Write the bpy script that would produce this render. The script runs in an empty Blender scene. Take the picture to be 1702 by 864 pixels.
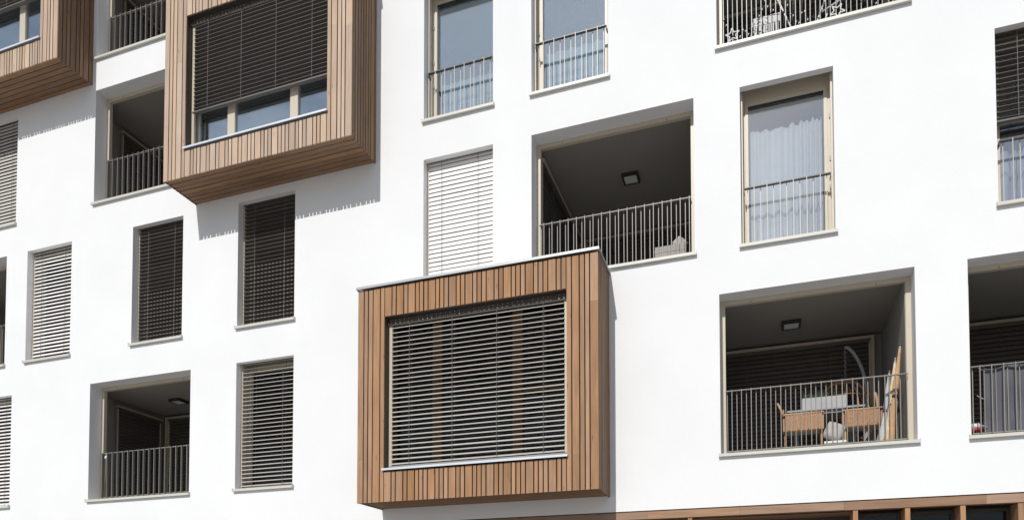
import bpy, math, random
from mathutils import Vector, Matrix
R = math.radians
random.seed(7)
scn = bpy.context.scene
C = scn.collection

# ------------------------------------------------------------------ camera
yaw, pit, rol = -0.32185, 0.03336, 0.0013
cyw, syw, cp, sp = math.cos(yaw), math.sin(yaw), math.cos(pit), math.sin(pit)
def cam_to_world(x, y, z):
    cr, sr = math.cos(rol), math.sin(rol)
    x, z = cr*x + sr*z, -sr*x + cr*z
    y, z = cp*y - sp*z, sp*y + cp*z
    x, y = cyw*x + syw*y, -syw*x + cyw*y
    return Vector((x, y, z))
right, up, fwd = cam_to_world(1, 0, 0), cam_to_world(0, 0, 1), cam_to_world(0, 1, 0)
cd = bpy.data.cameras.new('camera')
cam = bpy.data.objects.new('camera', cd); C.objects.link(cam)
m = Matrix((right, up, -fwd)).transposed().to_4x4()
m.translation = Vector((0, -10, 1.6))
cam.matrix_world = m
cd.sensor_width = 36
cd.sensor_fit = 'HORIZONTAL'
cd.lens = 1166.93/1702*36
cd.shift_x = (851-882.6)/1702
cd.shift_y = (987.64-432)/1702
cd.clip_start = 0.1; cd.clip_end = 2000
scn.camera = cam

# ------------------------------------------------------------------ light
SUN_DIR = Vector((0.085, 0.738, -0.655)).normalized()       # travel direction
to_sun = -SUN_DIR
elev = math.asin(to_sun.z)
CLX = 0.0
w = bpy.data.worlds.new('World'); scn.world = w; w.use_nodes = True
nt = w.node_tree; nt.nodes.clear()
N = nt.nodes.new; L = nt.links.new
out = N('ShaderNodeOutputWorld'); bg = N('ShaderNodeBackground')
sky = N('ShaderNodeTexSky'); sky.sky_type = 'NISHITA'; sky.sun_disc = False
sky.sun_elevation = elev; sky.sun_rotation = math.atan2(to_sun.x, to_sun.y)
sky.air_density = 1.0; sky.dust_density = 0.7; sky.ozone_density = 1.0
tc = N('ShaderNodeTexCoord')
mp = N('ShaderNodeMapping'); mp.inputs['Scale'].default_value = (1, 1, 2.2); mp.inputs['Location'].default_value = (CLX, 1.3, .4)
nz = N('ShaderNodeTexNoise'); nz.inputs['Scale'].default_value = 2.6; nz.inputs['Detail'].default_value = 7; nz.inputs['Roughness'].default_value = .58
rp = N('ShaderNodeValToRGB'); rp.color_ramp.elements[0].position = .42; rp.color_ramp.elements[1].position = .60
rp.color_ramp.elements[1].color = (.8, .8, .8, 1)
mx = N('ShaderNodeMix'); mx.data_type = 'RGBA'
mx.inputs['B'].default_value = (9.6, 10.0, 10.6, 1)
L(tc.outputs['Generated'], mp.inputs['Vector']); L(mp.outputs[0], nz.inputs['Vector'])
L(nz.outputs[0], rp.inputs[0]); L(rp.outputs[0], mx.inputs['Factor'])
L(sky.outputs[0], mx.inputs['A']); L(mx.outputs['Result'], bg.inputs[0])
bg.inputs[1].default_value = 0.10
L(bg.outputs[0], out.inputs[0])
sd = bpy.data.lights.new('sun', 'SUN'); sd.energy = 5.0; sd.angle = R(.53); sd.color = (1, .98, .955)
so = bpy.data.objects.new('sun', sd); C.objects.link(so)
so.rotation_euler = SUN_DIR.to_track_quat('-Z', 'Y').to_euler(); so.location = (-3, -20, 20)
scn.view_settings.view_transform = 'Standard'; scn.view_settings.look = 'None'
scn.view_settings.exposure = -0.55; scn.view_settings.gamma = 1.0
scn.render.engine = 'CYCLES'
scn.cycles.max_bounces = 7; scn.cycles.transparent_max_bounces = 16

# ------------------------------------------------------------------ materials
def mat(name, col, rough=.6, metal=0., var=0., nscale=6., bump=0., bscale=60., stretch=(1, 1, 1), objrand=0., spec=.5):
    M = bpy.data.materials.new(name); M.use_nodes = True
    t = M.node_tree; b = t.nodes['Principled BSDF']; n = t.nodes.new; l = t.links.new
    b.inputs['Roughness'].default_value = rough; b.inputs['Metallic'].default_value = metal
    b.inputs['Specular IOR Level'].default_value = spec
    b.inputs['Base Color'].default_value = (*col, 1)
    if var or bump or objrand:
        g = n('ShaderNodeTexCoord'); oi = n('ShaderNodeObjectInfo')
        ad = n('ShaderNodeVectorMath'); ad.operation = 'MULTIPLY_ADD'
        ad.inputs[1].default_value = stretch
        sc = n('ShaderNodeVectorMath'); sc.operation = 'SCALE'; sc.inputs[3].default_value = 31.
        cb = n('ShaderNodeCombineXYZ')
        for i in range(3): l(oi.outputs['Random'], cb.inputs[i])
        l(cb.outputs[0], sc.inputs[0]); l(g.outputs['Object'], ad.inputs[0]); l(sc.outputs[0], ad.inputs[2])
        no = n('ShaderNodeTexNoise'); no.inputs['Scale'].default_value = nscale; no.inputs['Detail'].default_value = 5
        l(ad.outputs[0], no.inputs['Vector'])
        mr = n('ShaderNodeMapRange'); mr.inputs[1].default_value = .25; mr.inputs[2].default_value = .75
        mr.inputs[3].default_value = 1-var; mr.inputs[4].default_value = 1+var
        l(no.outputs[0], mr.inputs[0])
        mo = n('ShaderNodeMapRange'); mo.inputs[3].default_value = 1-objrand; mo.inputs[4].default_value = 1+objrand
        l(oi.outputs['Random'], mo.inputs[0])
        mm = n('ShaderNodeMath'); mm.operation = 'MULTIPLY'; l(mr.outputs[0], mm.inputs[0]); l(mo.outputs[0], mm.inputs[1])
        vs = n('ShaderNodeVectorMath'); vs.operation = 'SCALE'; vs.inputs[0].default_value = col
        l(mm.outputs[0], vs.inputs[3]); l(vs.outputs[0], b.inputs['Base Color'])
        if bump:
            n2 = n('ShaderNodeTexNoise'); n2.inputs['Scale'].default_value = bscale; n2.inputs['Detail'].default_value = 4
            l(ad.outputs[0], n2.inputs['Vector'])
            bp = n('ShaderNodeBump'); bp.inputs['Strength'].default_value = bump; bp.inputs['Distance'].default_value = .004
            l(n2.outputs[0], bp.inputs['Height']); l(bp.outputs[0], b.inputs['Normal'])
    return M

def wood(name, light, dark, axis):
    """larch board: long grain along `axis`, each board its own tone"""
    M = bpy.data.materials.new(name); M.use_nodes = True
    t = M.node_tree; b = t.nodes['Principled BSDF']; n = t.nodes.new; l = t.links.new
    b.inputs['Roughness'].default_value = .72; b.inputs['Specular IOR Level'].default_value = .25
    g = n('ShaderNodeTexCoord'); oi = n('ShaderNodeObjectInfo')
    cb = n('ShaderNodeCombineXYZ')
    for i in range(3): l(oi.outputs['Random'], cb.inputs[i])
    sc = n('ShaderNodeVectorMath'); sc.operation = 'SCALE'; sc.inputs[3].default_value = 57.
    l(cb.outputs[0], sc.inputs[0])
    st = [34., 34., 34.]; st[axis] = 1.1
    ad = n('ShaderNodeVectorMath'); ad.operation = 'MULTIPLY_ADD'; ad.inputs[1].default_value = st
    l(g.outputs['Object'], ad.inputs[0]); l(sc.outputs[0], ad.inputs[2])
    no = n('ShaderNodeTexNoise'); no.inputs['Scale'].default_value = 1.6; no.inputs['Detail'].default_value = 6; no.inputs['Distortion'].default_value = .5
    l(ad.outputs[0], no.inputs['Vector'])
    st2 = [9., 9., 9.]; st2[axis] = 1.7
    a2 = n('ShaderNodeVectorMath'); a2.operation = 'MULTIPLY_ADD'; a2.inputs[1].default_value = st2
    l(g.outputs['Object'], a2.inputs[0]); l(sc.outputs[0], a2.inputs[2])
    nb = n('ShaderNodeTexNoise'); nb.inputs['Scale'].default_value = 1.; nb.inputs['Detail'].default_value = 3
    l(a2.outputs[0], nb.inputs['Vector'])
    vo = n('ShaderNodeTexVoronoi'); vo.inputs['Scale'].default_value = 1.3
    l(a2.outputs[0], vo.inputs['Vector'])
    kn = n('ShaderNodeMapRange'); kn.inputs[1].default_value = .05; kn.inputs[2].default_value = .12; kn.inputs[3].default_value = .55; kn.inputs[4].default_value = 1.
    l(vo.outputs['Distance'], kn.inputs[0])
    r = n('ShaderNodeValToRGB'); r.color_ramp.elements[0].position = .3; r.color_ramp.elements[1].position = .68
    r.color_ramp.elements[0].color = (*dark, 1); r.color_ramp.elements[1].color = (*light, 1)
    mi = n('ShaderNodeMath'); mi.operation = 'MULTIPLY_ADD'; mi.inputs[1].default_value = .55
    h = n('ShaderNodeMath'); h.operation = 'MULTIPLY'; h.inputs[1].default_value = .45
    l(nb.outputs[0], h.inputs[0]); l(no.outputs[0], mi.inputs[0]); l(h.outputs[0], mi.inputs[2]); l(mi.outputs[0], r.inputs[0])
    wn = n('ShaderNodeTexWhiteNoise'); wn.noise_dimensions = '1D'; l(oi.outputs['Random'], wn.inputs['W'])
    mo = n('ShaderNodeMapRange'); mo.inputs[3].default_value = .83; mo.inputs[4].default_value = 1.14; l(oi.outputs['Random'], mo.inputs[0])
    mm = n('ShaderNodeMath'); mm.operation = 'MULTIPLY'; l(mo.outputs[0], mm.inputs[0]); l(kn.outputs[0], mm.inputs[1])
    hs = n('ShaderNodeHueSaturation')
    ms = n('ShaderNodeMapRange'); ms.inputs[3].default_value = .9; ms.inputs[4].default_value = 1.08
    l(wn.outputs['Value'], ms.inputs[0]); l(ms.outputs[0], hs.inputs['Saturation']); l(mm.outputs[0], hs.inputs['Value'])
    l(r.outputs[0], hs.inputs['Color']); l(hs.outputs[0], b.inputs['Base Color'])
    bp = n('ShaderNodeBump'); bp.inputs['Strength'].default_value = .25; bp.inputs['Distance'].default_value = .003
    l(no.outputs[0], bp.inputs['Height']); l(bp.outputs[0], b.inputs['Normal'])
    return M

def glass_mat(name, refl=.16, gain=1.6, tint=(.82, .87, .88), gc=(.93, .96, 1)):
    M = bpy.data.materials.new(name); M.use_nodes = True
    t = M.node_tree; t.nodes.clear(); n = t.nodes.new; l = t.links.new
    o = n('ShaderNodeOutputMaterial'); mixs = n('ShaderNodeMixShader')
    tr = n('ShaderNodeBsdfTransparent'); tr.inputs[0].default_value = (*tint, 1)
    gl = n('ShaderNodeBsdfGlossy'); gl.inputs['Roughness'].default_value = .015; gl.inputs[0].default_value = (*gc, 1)
    lw = n('ShaderNodeLayerWeight'); lw.inputs[0].default_value = .5
    fr = n('ShaderNodeMath'); fr.operation = 'POWER'; fr.inputs[1].default_value = 5.; l(lw.outputs['Facing'], fr.inputs[0])
    ma = n('ShaderNodeMath'); ma.operation = 'MULTIPLY_ADD'; ma.use_clamp = True
    ma.inputs[1].default_value = gain; ma.inputs[2].default_value = refl
    l(fr.outputs[0], ma.inputs[0]); l(ma.outputs[0], mixs.inputs[0]); l(tr.outputs[0], mixs.inputs[1]); l(gl.outputs[0], mixs.inputs[2])
    g = n('ShaderNodeTexCoord'); no = n('ShaderNodeTexNoise'); no.inputs['Scale'].default_value = 1.4
    l(g.outputs['Object'], no.inputs['Vector'])
    bp = n('ShaderNodeBump'); bp.inputs['Strength'].default_value = .06; bp.inputs['Distance'].default_value = .02
    l(no.outputs[0], bp.inputs['Height']); l(bp.outputs[0], gl.inputs['Normal'])
    l(mixs.outputs[0], o.inputs[0])
    return M

def cloth_mat(name, col, trans=.45):
    M = bpy.data.materials.new(name); M.use_nodes = True
    t = M.node_tree; t.nodes.clear(); n = t.nodes.new; l = t.links.new
    o = n('ShaderNodeOutputMaterial'); mixs = n('ShaderNodeMixShader'); mixs.inputs[0].default_value = trans
    d = n('ShaderNodeBsdfDiffuse'); tl = n('ShaderNodeBsdfTranslucent')
    g = n('ShaderNodeTexCoord'); no = n('ShaderNodeTexNoise'); no.inputs['Scale'].default_value = 9.
    l(g.outputs['Object'], no.inputs['Vector'])
    mr = n('ShaderNodeMapRange'); mr.inputs[3].default_value = .9; mr.inputs[4].default_value = 1.1; l(no.outputs[0], mr.inputs[0])
    vs = n('ShaderNodeVectorMath'); vs.operation = 'SCALE'; vs.inputs[0].default_value = col; l(mr.outputs[0], vs.inputs[3])
    l(vs.outputs[0], d.inputs[0]); l(vs.outputs[0], tl.inputs[0])
    l(d.outputs[0], mixs.inputs[1]); l(tl.outputs[0], mixs.inputs[2]); l(mixs.outputs[0], o.inputs[0])
    return M

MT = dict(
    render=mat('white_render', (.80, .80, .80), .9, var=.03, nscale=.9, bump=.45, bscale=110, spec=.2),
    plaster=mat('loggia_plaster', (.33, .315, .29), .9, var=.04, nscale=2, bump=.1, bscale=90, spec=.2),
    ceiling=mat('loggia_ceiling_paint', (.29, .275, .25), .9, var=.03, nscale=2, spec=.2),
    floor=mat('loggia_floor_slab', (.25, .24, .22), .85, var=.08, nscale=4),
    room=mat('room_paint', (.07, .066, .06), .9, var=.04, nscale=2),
    frame=mat('beige_metal_paint', (.56, .49, .385), .42, var=.03, nscale=3, objrand=.03),
    sill=mat('sill_metal_paint', (.60, .58, .52), .38, var=.03, nscale=3),
    rail=mat('railing_paint', (.25, .236, .213), .38, var=.05, nscale=5, objrand=.08),
    darkrail=mat('dark_handrail', (.07, .065, .06), .4, var=.05),
    slat=mat('blind_slat_paint', (.53, .50, .455), .45, objrand=.05, var=.02),
    whiteslat=mat('white_slat_paint', (.84, .82, .79), .4, objrand=.03, var=.02),
    bronze=mat('bronze_slat_paint', (.135, .12, .105), .42, objrand=.1, var=.02),
    darkslat=mat('brown_slat_paint', (.12, .105, .09), .5, objrand=.1, var=.02),
    dark=mat('dark_membrane', (.02, .019, .018), .9, var=.1),
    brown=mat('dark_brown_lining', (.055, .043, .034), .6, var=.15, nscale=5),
    cap=mat('grey_flashing', (.50, .50, .49), .32, metal=.35, var=.04, nscale=2),
    alu=mat('aluminium_sill', (.74, .77, .82), .3, metal=.3, var=.04, nscale=2),
    cord=mat('blind_cord', (.16, .15, .14), .8, var=.1),
    screw=mat('steel_screw', (.75, .74, .7), .35, metal=.4, var=.05),
    white=mat('white_plastic', (.75, .75, .74), .45, var=.04),
    black=mat('black_plastic', (.035, .033, .032), .45, var=.05),
    lampglass=mat('opal_diffuser', (.72, .74, .78), .3, var=.02),
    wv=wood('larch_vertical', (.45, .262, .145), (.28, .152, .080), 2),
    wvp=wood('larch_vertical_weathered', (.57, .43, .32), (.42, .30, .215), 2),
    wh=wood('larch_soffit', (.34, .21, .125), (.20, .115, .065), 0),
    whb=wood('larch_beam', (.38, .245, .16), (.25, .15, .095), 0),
    wd=wood('oak_window_frame', (.20, .125, .07), (.13, .08, .045), 2),
    ws=wood('larch_side_painted_shade', (.29, .185, .12), (.18, .11, .07), 2),  # bay side boards: larch darkened, their shade is put into the colour
    glass=glass_mat('window_glass', .03, .9, (.8, .84, .85)),
    clear=glass_mat('clear_window_glass', .32, .6, (.97, .985, .99), (.93, .97, 1)),
    shopglass=glass_mat('shop_glass', .02, .8, (.6, .62, .62)),
    glassb=glass_mat('coated_window_glass', .42, .6, (.9, .95, .98), (.80, .91, 1)),
    curtain=cloth_mat('sheer_white_curtain', (.84, .87, .885), .12),
    bluecurtain=cloth_mat('blue_grey_curtain', (.52, .57, .70), .15),
    tarp=cloth_mat('grey_tarpaulin', (.14, .14, .16), .15),
    rattan=mat('rattan_weave', (.45, .25, .13), .7, var=.35, nscale=60, bump=.6, bscale=120),
    tan=mat('tan_canvas', (.52, .31, .16), .8, var=.15, nscale=12),
    beige=mat('beige_canvas', (.62, .5, .34), .8, var=.12, nscale=12),
    bluecan=mat('blue_canvas', (.09, .12, .3), .8, var=.1, nscale=12),
    paleblue=mat('pale_canvas', (.46, .45, .46), .8, var=.12, nscale=12),
    cushion=mat('cream_cushion', (.42, .40, .37), .9, var=.06, nscale=8, bump=.2, bscale=40),
    grey=mat('grey_powder_coat', (.33, .34, .35), .45, var=.05),
    zinc=mat('zinc_planter', (.38, .38, .37), .45, var=.08, nscale=5),
    leaf=mat('leaf', (.05, .065, .04), .6, var=.3, nscale=30, objrand=.2),
    red=mat('red_fabric', (.42, .05, .05), .7, var=.1),
    orange=mat('orange_fabric', (.6, .2, .05), .7, var=.1),
    wicker=mat('grey_wicker', (.38, .35, .32), .8, var=.3, nscale=70, bump=.5, bscale=100),
    paving=mat('light_concrete_paving', (.33, .32, .305), .85, var=.1, nscale=.3),
    asphalt=mat('asphalt', (.06, .06, .06), .9, var=.15, nscale=.5),
)

# ------------------------------------------------------------------ helpers
WP = {}                                     # world position of each object's origin
class MB:
    def __init__(s): s.v = []; s.f = []
    def quad(s, a, b, c, d):
        i = len(s.v); s.v += [a, b, c, d]; s.f.append((i, i+1, i+2, i+3))
    def box(s, x0, x1, y0, y1, z0, z1):
        i = len(s.v)
        s.v += [(x0,y0,z0),(x1,y0,z0),(x1,y1,z0),(x0,y1,z0),(x0,y0,z1),(x1,y0,z1),(x1,y1,z1),(x0,y1,z1)]
        s.f += [tuple(i+k for k in q) for q in ((0,3,2,1),(4,5,6,7),(0,1,5,4),(1,2,6,5),(2,3,7,6),(3,0,4,7))]
        return s
    def tube(s, pts, rad, n=8, caps=True):
        pts = [Vector(p) for p in pts]; rings = []
        rad = rad if isinstance(rad, (list, tuple)) else [rad]*len(pts)
        for k, p in enumerate(pts):
            d = (pts[min(k+1, len(pts)-1)] - pts[max(k-1, 0)]).normalized()
            a = d.cross(Vector((0, 0, 1)) if abs(d.z) < .9 else Vector((1, 0, 0))).normalized(); b = d.cross(a)
            i = len(s.v)
            for j in range(n):
                t = 2*math.pi*j/n
                s.v.append(tuple(p + (a*math.cos(t)+b*math.sin(t))*rad[k]))
            rings.append(i)
        for k in range(len(rings)-1):
            for j in range(n):
                s.f.append((rings[k]+j, rings[k]+(j+1) % n, rings[k+1]+(j+1) % n, rings[k+1]+j))
        if caps:
            s.f.append(tuple(range(rings[0], rings[0]+n))[::-1]); s.f.append(tuple(range(rings[-1], rings[-1]+n)))
        return s
    def mesh(s, name, center=True):
        c = Vector((0, 0, 0))
        if center:
            lo = [min(v[k] for v in s.v) for k in range(3)]; hi = [max(v[k] for v in s.v) for k in range(3)]
            c = Vector([(lo[k]+hi[k])/2 for k in range(3)])
        me = bpy.data.meshes.new(name)
        me.from_pydata([tuple(Vector(v)-c) for v in s.v], [], s.f); me.update()
        return me, c
    def build(s, name, mt, parent=None, smooth=False):
        me, c = s.mesh(name)
        if smooth:
            for p in me.polygons: p.use_smooth = True
        return put(name, me, mt, c, parent)
def put(name, me, mt, pos, parent=None, rot=None):
    o = bpy.data.objects.new(name, me); C.objects.link(o)
    if me is not None and mt is not None and not me.materials: me.materials.append(MT[mt])
    o.parent = parent
    o.location = Vector(pos) - (WP[parent.name] if parent else Vector((0, 0, 0)))
    if rot: o.rotation_euler = rot
    WP[o.name] = Vector(pos)
    return o
def tag(o, label, cat, group=None, kind=None):
    if label: o['label'] = label
    if cat: o['category'] = cat
    if group: o['group'] = group
    if kind: o['kind'] = kind
    return o
def thing(name, pos, label, cat, group=None):
    return tag(put(name, None, None, pos), label, cat, group)
MC = {}
def boxmesh(dx, dy, dz, key, mt):
    k = (round(dx, 4), round(dy, 4), round(dz, 4), key, mt)
    if k not in MC:
        me, c = MB().box(-dx/2, dx/2, -dy/2, dy/2, -dz/2, dz/2).mesh(key); me.materials.append(MT[mt]); MC[k] = me
    return MC[k]
def box(name, mt, parent, x0, x1, y0, y1, z0, z1):
    return put(name, boxmesh(x1-x0, y1-y0, z1-z0, name, mt), None, ((x0+x1)/2, (y0+y1)/2, (z0+z1)/2), parent)

# ------------------------------------------------------------------ layout (metres)
SP = 2.8871
SILL = [3.871 + SP*k for k in range(4)]
TOP = [6.112 + SP*k for k in range(4)]
WW, BW = 1.203, 2.433
XA, XB, XE, XG, XH, XM, XN, XP, XQ, XR, XS = -15.586, -14.028, -12.272, -11.264, -8.822, -5.156, -3.318, -.253, 2.823, -.558, 2.470
XD = -14.615-BW
BASE = 3.136
# windows: name, x, row ; balconies the same
WIN = dict(A=(XA, 2), B=(XB, 1), C=(XA, 0), G=(XG, 1), H=(XH, 1), I=(XH, 0), M=(XM, 1), K=(XM, 2), L=(XN, 2), P=(XP, 1), Q=(XQ, 1))
BAL = dict(D=(XD, 1), E=(XE, 2), F=(XE, 3), J=(XE, 0), N=(XN, 1), O=(XR, 2), R=(XR, 0), S=(XS, 0))
BAY = dict(b0=(-16.10, -12.357, 3), b1=(-9.7735, -6.034, 2), b2=(-5.8825, -2.118, 0))
BD = .738                                   # how far the bays stand out

# ------------------------------------------------------------------ setting
g = MB(); g.quad((-600, -600, 0), (600, -600, 0), (600, 600, 0), (-600, 600, 0))
tag(g.build('ground', 'paving'), None, None, kind='structure')
g = MB(); g.quad((-300, -19, .004), (300, -19, .004), (300, -13, .004), (-300, -13, .004))
tag(g.build('road', 'asphalt'), None, None, kind='structure')
for y0, y1 in ((-13, -12.85), (-19.15, -19)):
    tag(MB().box(-300, 300, y0, y1, 0, .12).build('kerb', 'paving'), None, None, kind='structure')

bld = thing('apartment_building', (-6, 0, 0), 'white rendered apartment block with larch clad bay windows and beige railed balconies', 'building')

# facade wall with openings and reveals
RW, RB = .37, .265
holes = []
for n_, (x, r) in WIN.items(): holes.append((x, x+WW, SILL[r], TOP[r], RW))
for n_, (x, r) in BAL.items(): holes.append((x, x+BW, SILL[r], TOP[r], RB))
for n_, (a, b, r) in BAY.items(): holes.append((a+.40, b-.40, SILL[r]-.08, SILL[r]+2.34, .3))
X0, X1, Z1 = -24., 9., 15.9
xs = sorted({X0, X1, *[h[0] for h in holes], *[h[1] for h in holes]})
zs = sorted({BASE, Z1, *[h[2] for h in holes], *[h[3] for h in holes]})
wm = MB()
for i in range(len(xs)-1):
    for j in range(len(zs)-1):
        cx, cz = (xs[i]+xs[i+1])/2, (zs[j]+zs[j+1])/2
        if any(h[0] < cx < h[1] and h[2] < cz < h[3] for h in holes): continue
        wm.quad((xs[i], 0, zs[j]), (xs[i+1], 0, zs[j]), (xs[i+1], 0, zs[j+1]), (xs[i], 0, zs[j+1]))
for (a, b, c, d, r) in holes:
    wm.quad((a, 0, c), (a, 0, d), (a, r, d), (a, r, c)); wm.quad((b, 0, d), (b, 0, c), (b, r, c), (b, r, d))
    if r == RW:                              # soffit, then the slot the blind runs up into
        wm.quad((a, 0, d), (b, 0, d), (b, .1, d), (a, .1, d)); wm.quad((a, .1, d), (b, .1, d), (b, .1, d+.2), (a, .1, d+.2))
        wm.quad((a, .1, d+.2), (b, .1, d+.2), (b, r, d+.2), (a, r, d+.2))
        wm.quad((a, .1, d), (a, .1, d+.2), (a, r, d+.2), (a, r, d)); wm.quad((b, .1, d+.2), (b, .1, d), (b, r, d), (b, r, d+.2))
    else: wm.quad((a, 0, d), (b, 0, d), (b, r, d), (a, r, d))
    wm.quad((a, r, c), (b, r, c), (b, 0, c), (a, 0, c))
# underside, flanks, roof and rear of the block
wm.quad((X0, 0, BASE), (X0, .35, BASE), (X1, .35, BASE), (X1, 0, BASE))
wm.quad((X0, 12, BASE), (X0, 0, BASE), (X0, 0, Z1), (X0, 12, Z1)); wm.quad((X1, 0, BASE), (X1, 12, BASE), (X1, 12, Z1), (X1, 0, Z1))
wm.quad((X0, 0, Z1), (X1, 0, Z1), (X1, 12, Z1), (X0, 12, Z1)); wm.quad((X1, 12, 0), (X0, 12, 0), (X0, 12, Z1), (X1, 12, Z1))
wall = wm.build('wall', 'render', bld)

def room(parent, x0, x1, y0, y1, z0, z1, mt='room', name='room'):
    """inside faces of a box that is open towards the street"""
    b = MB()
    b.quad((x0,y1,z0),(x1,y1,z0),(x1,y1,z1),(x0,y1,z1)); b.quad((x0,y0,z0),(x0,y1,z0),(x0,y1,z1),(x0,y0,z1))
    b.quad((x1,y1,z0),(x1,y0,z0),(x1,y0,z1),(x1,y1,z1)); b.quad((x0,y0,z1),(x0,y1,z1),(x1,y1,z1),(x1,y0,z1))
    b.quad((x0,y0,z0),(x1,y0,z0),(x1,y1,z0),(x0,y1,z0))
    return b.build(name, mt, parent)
def ring(x0, x1, z0, z1, w_, y0, y1, mb=None, bottom=True):
    mb = mb or MB()
    mb.box(x0, x0+w_, y0, y1, z0, z1); mb.box(x1-w_, x1, y0, y1, z0, z1)
    mb.box(x0+w_, x1-w_, y0+.001, y1, z1-w_, z1)
    if bottom: mb.box(x0+w_, x1-w_, y0+.001, y1, z0, z0+w_)
    return mb
def sill(parent, x0, x1, z, y1=.27, mt='sill', over=.025):
    b = MB()
    pr = [(-.045, -.012), (-.045, -.050), (-.035, -.055), (-.030, -.018), (.0, -.014), (y1, .012), (y1, .016), (0, -.004), (-.040, -.010)]
    pr = [(-.048, -.006), (-.048, -.046), (-.036, -.050), (-.002, -.044), (-.002, -.03), (y1, -.01), (y1, .014)]
    i = len(b.v); n_ = len(pr)
    for x in (x0-over, x1+over):
        for (y, dz) in pr: b.v.append((x, y, z+dz))
    for k in range(n_): b.f.append((i+k, i+(k+1) % n_, i+n_+(k+1) % n_, i+n_+k))
    b.f.append(tuple(range(i+n_-1, i-1, -1))); b.f.append(tuple(range(i+n_, i+2*n_)))
    # upturned end lips
    for x in (x0-over-.001, x1+over-.005): b.box(x, x+.006, -.0485, -.003, z-.046, z+.010)
    return b.build('sill', mt, parent)

# ------------------------------------------------------------------ windows
def window(x, r, fascia=False, glass='glass'):
    z0, z1 = SILL[r], TOP[r]; x1 = x+WW
    f = ring(x+.001, x1-.001, z0+.016, z1+.19, .058, .275, .36)
    f.box(x+.059, x1-.059, .274, .36, z1-.075, z1+.13)
    ring(x+.061, x1-.061, z0+.076, z1-.077, .042, .262, .33, f)
    o = f.build('window', 'frame', bld)
    box('pane', glass, o, x+.10, x1-.10, .30, .312, z0+.115, z1-.117)
    box('gasket', 'black', o, x+.104, x1-.104, .266, .299, z1-.131, z1-.1195)
    sill(o, x, x1, z0, y1=.28)
    if fascia:
        box('grip_strip', 'frame', o, x+.38, x+.85, .262, .2735, z1-.045, z1-.022)
        for xx in (x+.004, x1-.029): box('guide_rail', 'frame', o, xx, xx+.025, .13, .17, z0+.02, z1+.19)
    hx = x1-.03 if x == XP else x+.045
    if fascia:
        for zz in (z0+.12, z0+.75, z0+1.15, z0+1.75): box('hinge', 'grey', o, hx-.007, hx+.007, .258, .2745, zz-.03, zz+.03)
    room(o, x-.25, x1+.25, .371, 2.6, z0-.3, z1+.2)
    return o
WO = {}
for k, (x, r) in WIN.items():
    WO[k] = window(x, r, fascia=(k in 'KLP'), glass='clear' if k in 'PQ' else 'glassb' if k in 'KL' else 'glass')

# ------------------------------------------------------------------ venetian blinds
def slat_mesh(L_, mt, dashes=False):
    k = ('slat', round(L_, 3), mt, dashes)
    if k in MC: return MC[k]
    b = MB(); n_ = 6; top = []; bot = []
    for i in range(n_+1):
        t = i/n_; y = -.04+.08*t; z = .007*(1-(2*t-1)**2)
        top.append((y, z+.0013)); bot.append((y, z-.0013))
    pr = [(-.0415, -.004), (-.0415, .002)] + top[1:-1] + [(.0415, .002), (.0415, -.004)] + bot[1:-1][::-1]
    m_ = len(pr)
    for x in (-L_/2, L_/2):
        for y, z in pr: b.v.append((x, y, z))
    for q in range(m_): b.f.append((q, q+m_, (q+1) % m_+m_, (q+1) % m_))
    b.f.append(tuple(range(m_))); b.f.append(tuple(range(2*m_-1, m_-1, -1)))
    if dashes:
        x = -L_/2+.16
        while x < L_/2-.04:
            b.box(x, x+.038, -.0475, -.0415, -.010, .001); x += .078
    me, c = b.mesh('slat', center=False); me.materials.append(MT[mt]); MC[k] = me
    if dashes:
        me.materials.append(MT['rail'])
        for p in me.polygons:
            if p.index >= m_+2: p.material_index = 1
    return me
def blind(x0, x1, y, ztop, zbot, tilt, label, group, mt='slat', pitch=.072, head=.09, cords=2, zone=None, axis=0, guides=True, zgl=None, head_mt='darkslat', gmt='frame', gw=.026):
    """axis 0: hangs in the facade direction; axis 1: x0,x1 are depths and y is the x of a side wall facing +x"""
    L_ = x1-x0-.036-(gw-.026)*2+.01
    def P(a, b, z): return (a, b, z) if axis == 0 else (y-(b-y), a, z)
    def bx(name, m_, a0, a1, b0, b1, c0, c1):
        if axis == 0: return box(name, m_, o, a0, a1, b0, b1, c0, c1)
        return box(name, m_, o, 2*y-b1, 2*y-b0, a0, a1, c0, c1)
    o = thing('venetian_blind', P((x0+x1)/2, y, zbot), label, 'blind', group)
    bx('head_rail', head_mt, x0+.01, x1-.01, y-.045, y+.045, ztop-head, ztop-.004)
    z = ztop-head-.03; n_ = 0
    while z > zbot+.05:
        t = tilt(z) if callable(tilt) else tilt
        t += random.uniform(-1.8, 1.8)
        me = slat_mesh(L_, mt, zone is not None and z < zone)
        rot = (R(t), 0, 0) if axis == 0 else (R(t), 0, R(90))
        # on a side wall the outer edge is -y of the slat turned to +x
        s_ = put('slat', me, None, P((x0+x1)/2, y, z+random.uniform(-.002, .002)), o, rot); n_ += 1
        z -= pitch
    bx('bottom_rail', 'rail' if mt == 'slat' else mt, x0+.02, x1-.02, y-.035, y+.035, max(zbot+.004, z+.012), max(zbot+.004, z+.012)+.022)
    for q in range(cords):
        xx = x0 + (x1-x0)*((q+.5)/cords if cords > 2 else (.22, .76)[q])
        for yy in (y-.043, y+.043): bx('ladder_cord', 'cord', xx-.003, xx+.003, yy-.0015, yy+.0015, max(zbot+.01, z+.03), ztop-head-.002)
    if guides:
        zb = zbot if zgl is None else zgl
        for xx in (x0-.010, x1+.010-gw): bx('guide_rail', gmt, xx, xx+gw, y-.02, y+.02, zb+.004, ztop-.02)
    return o
GW = 'venetian blinds in the white facade windows'
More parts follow.
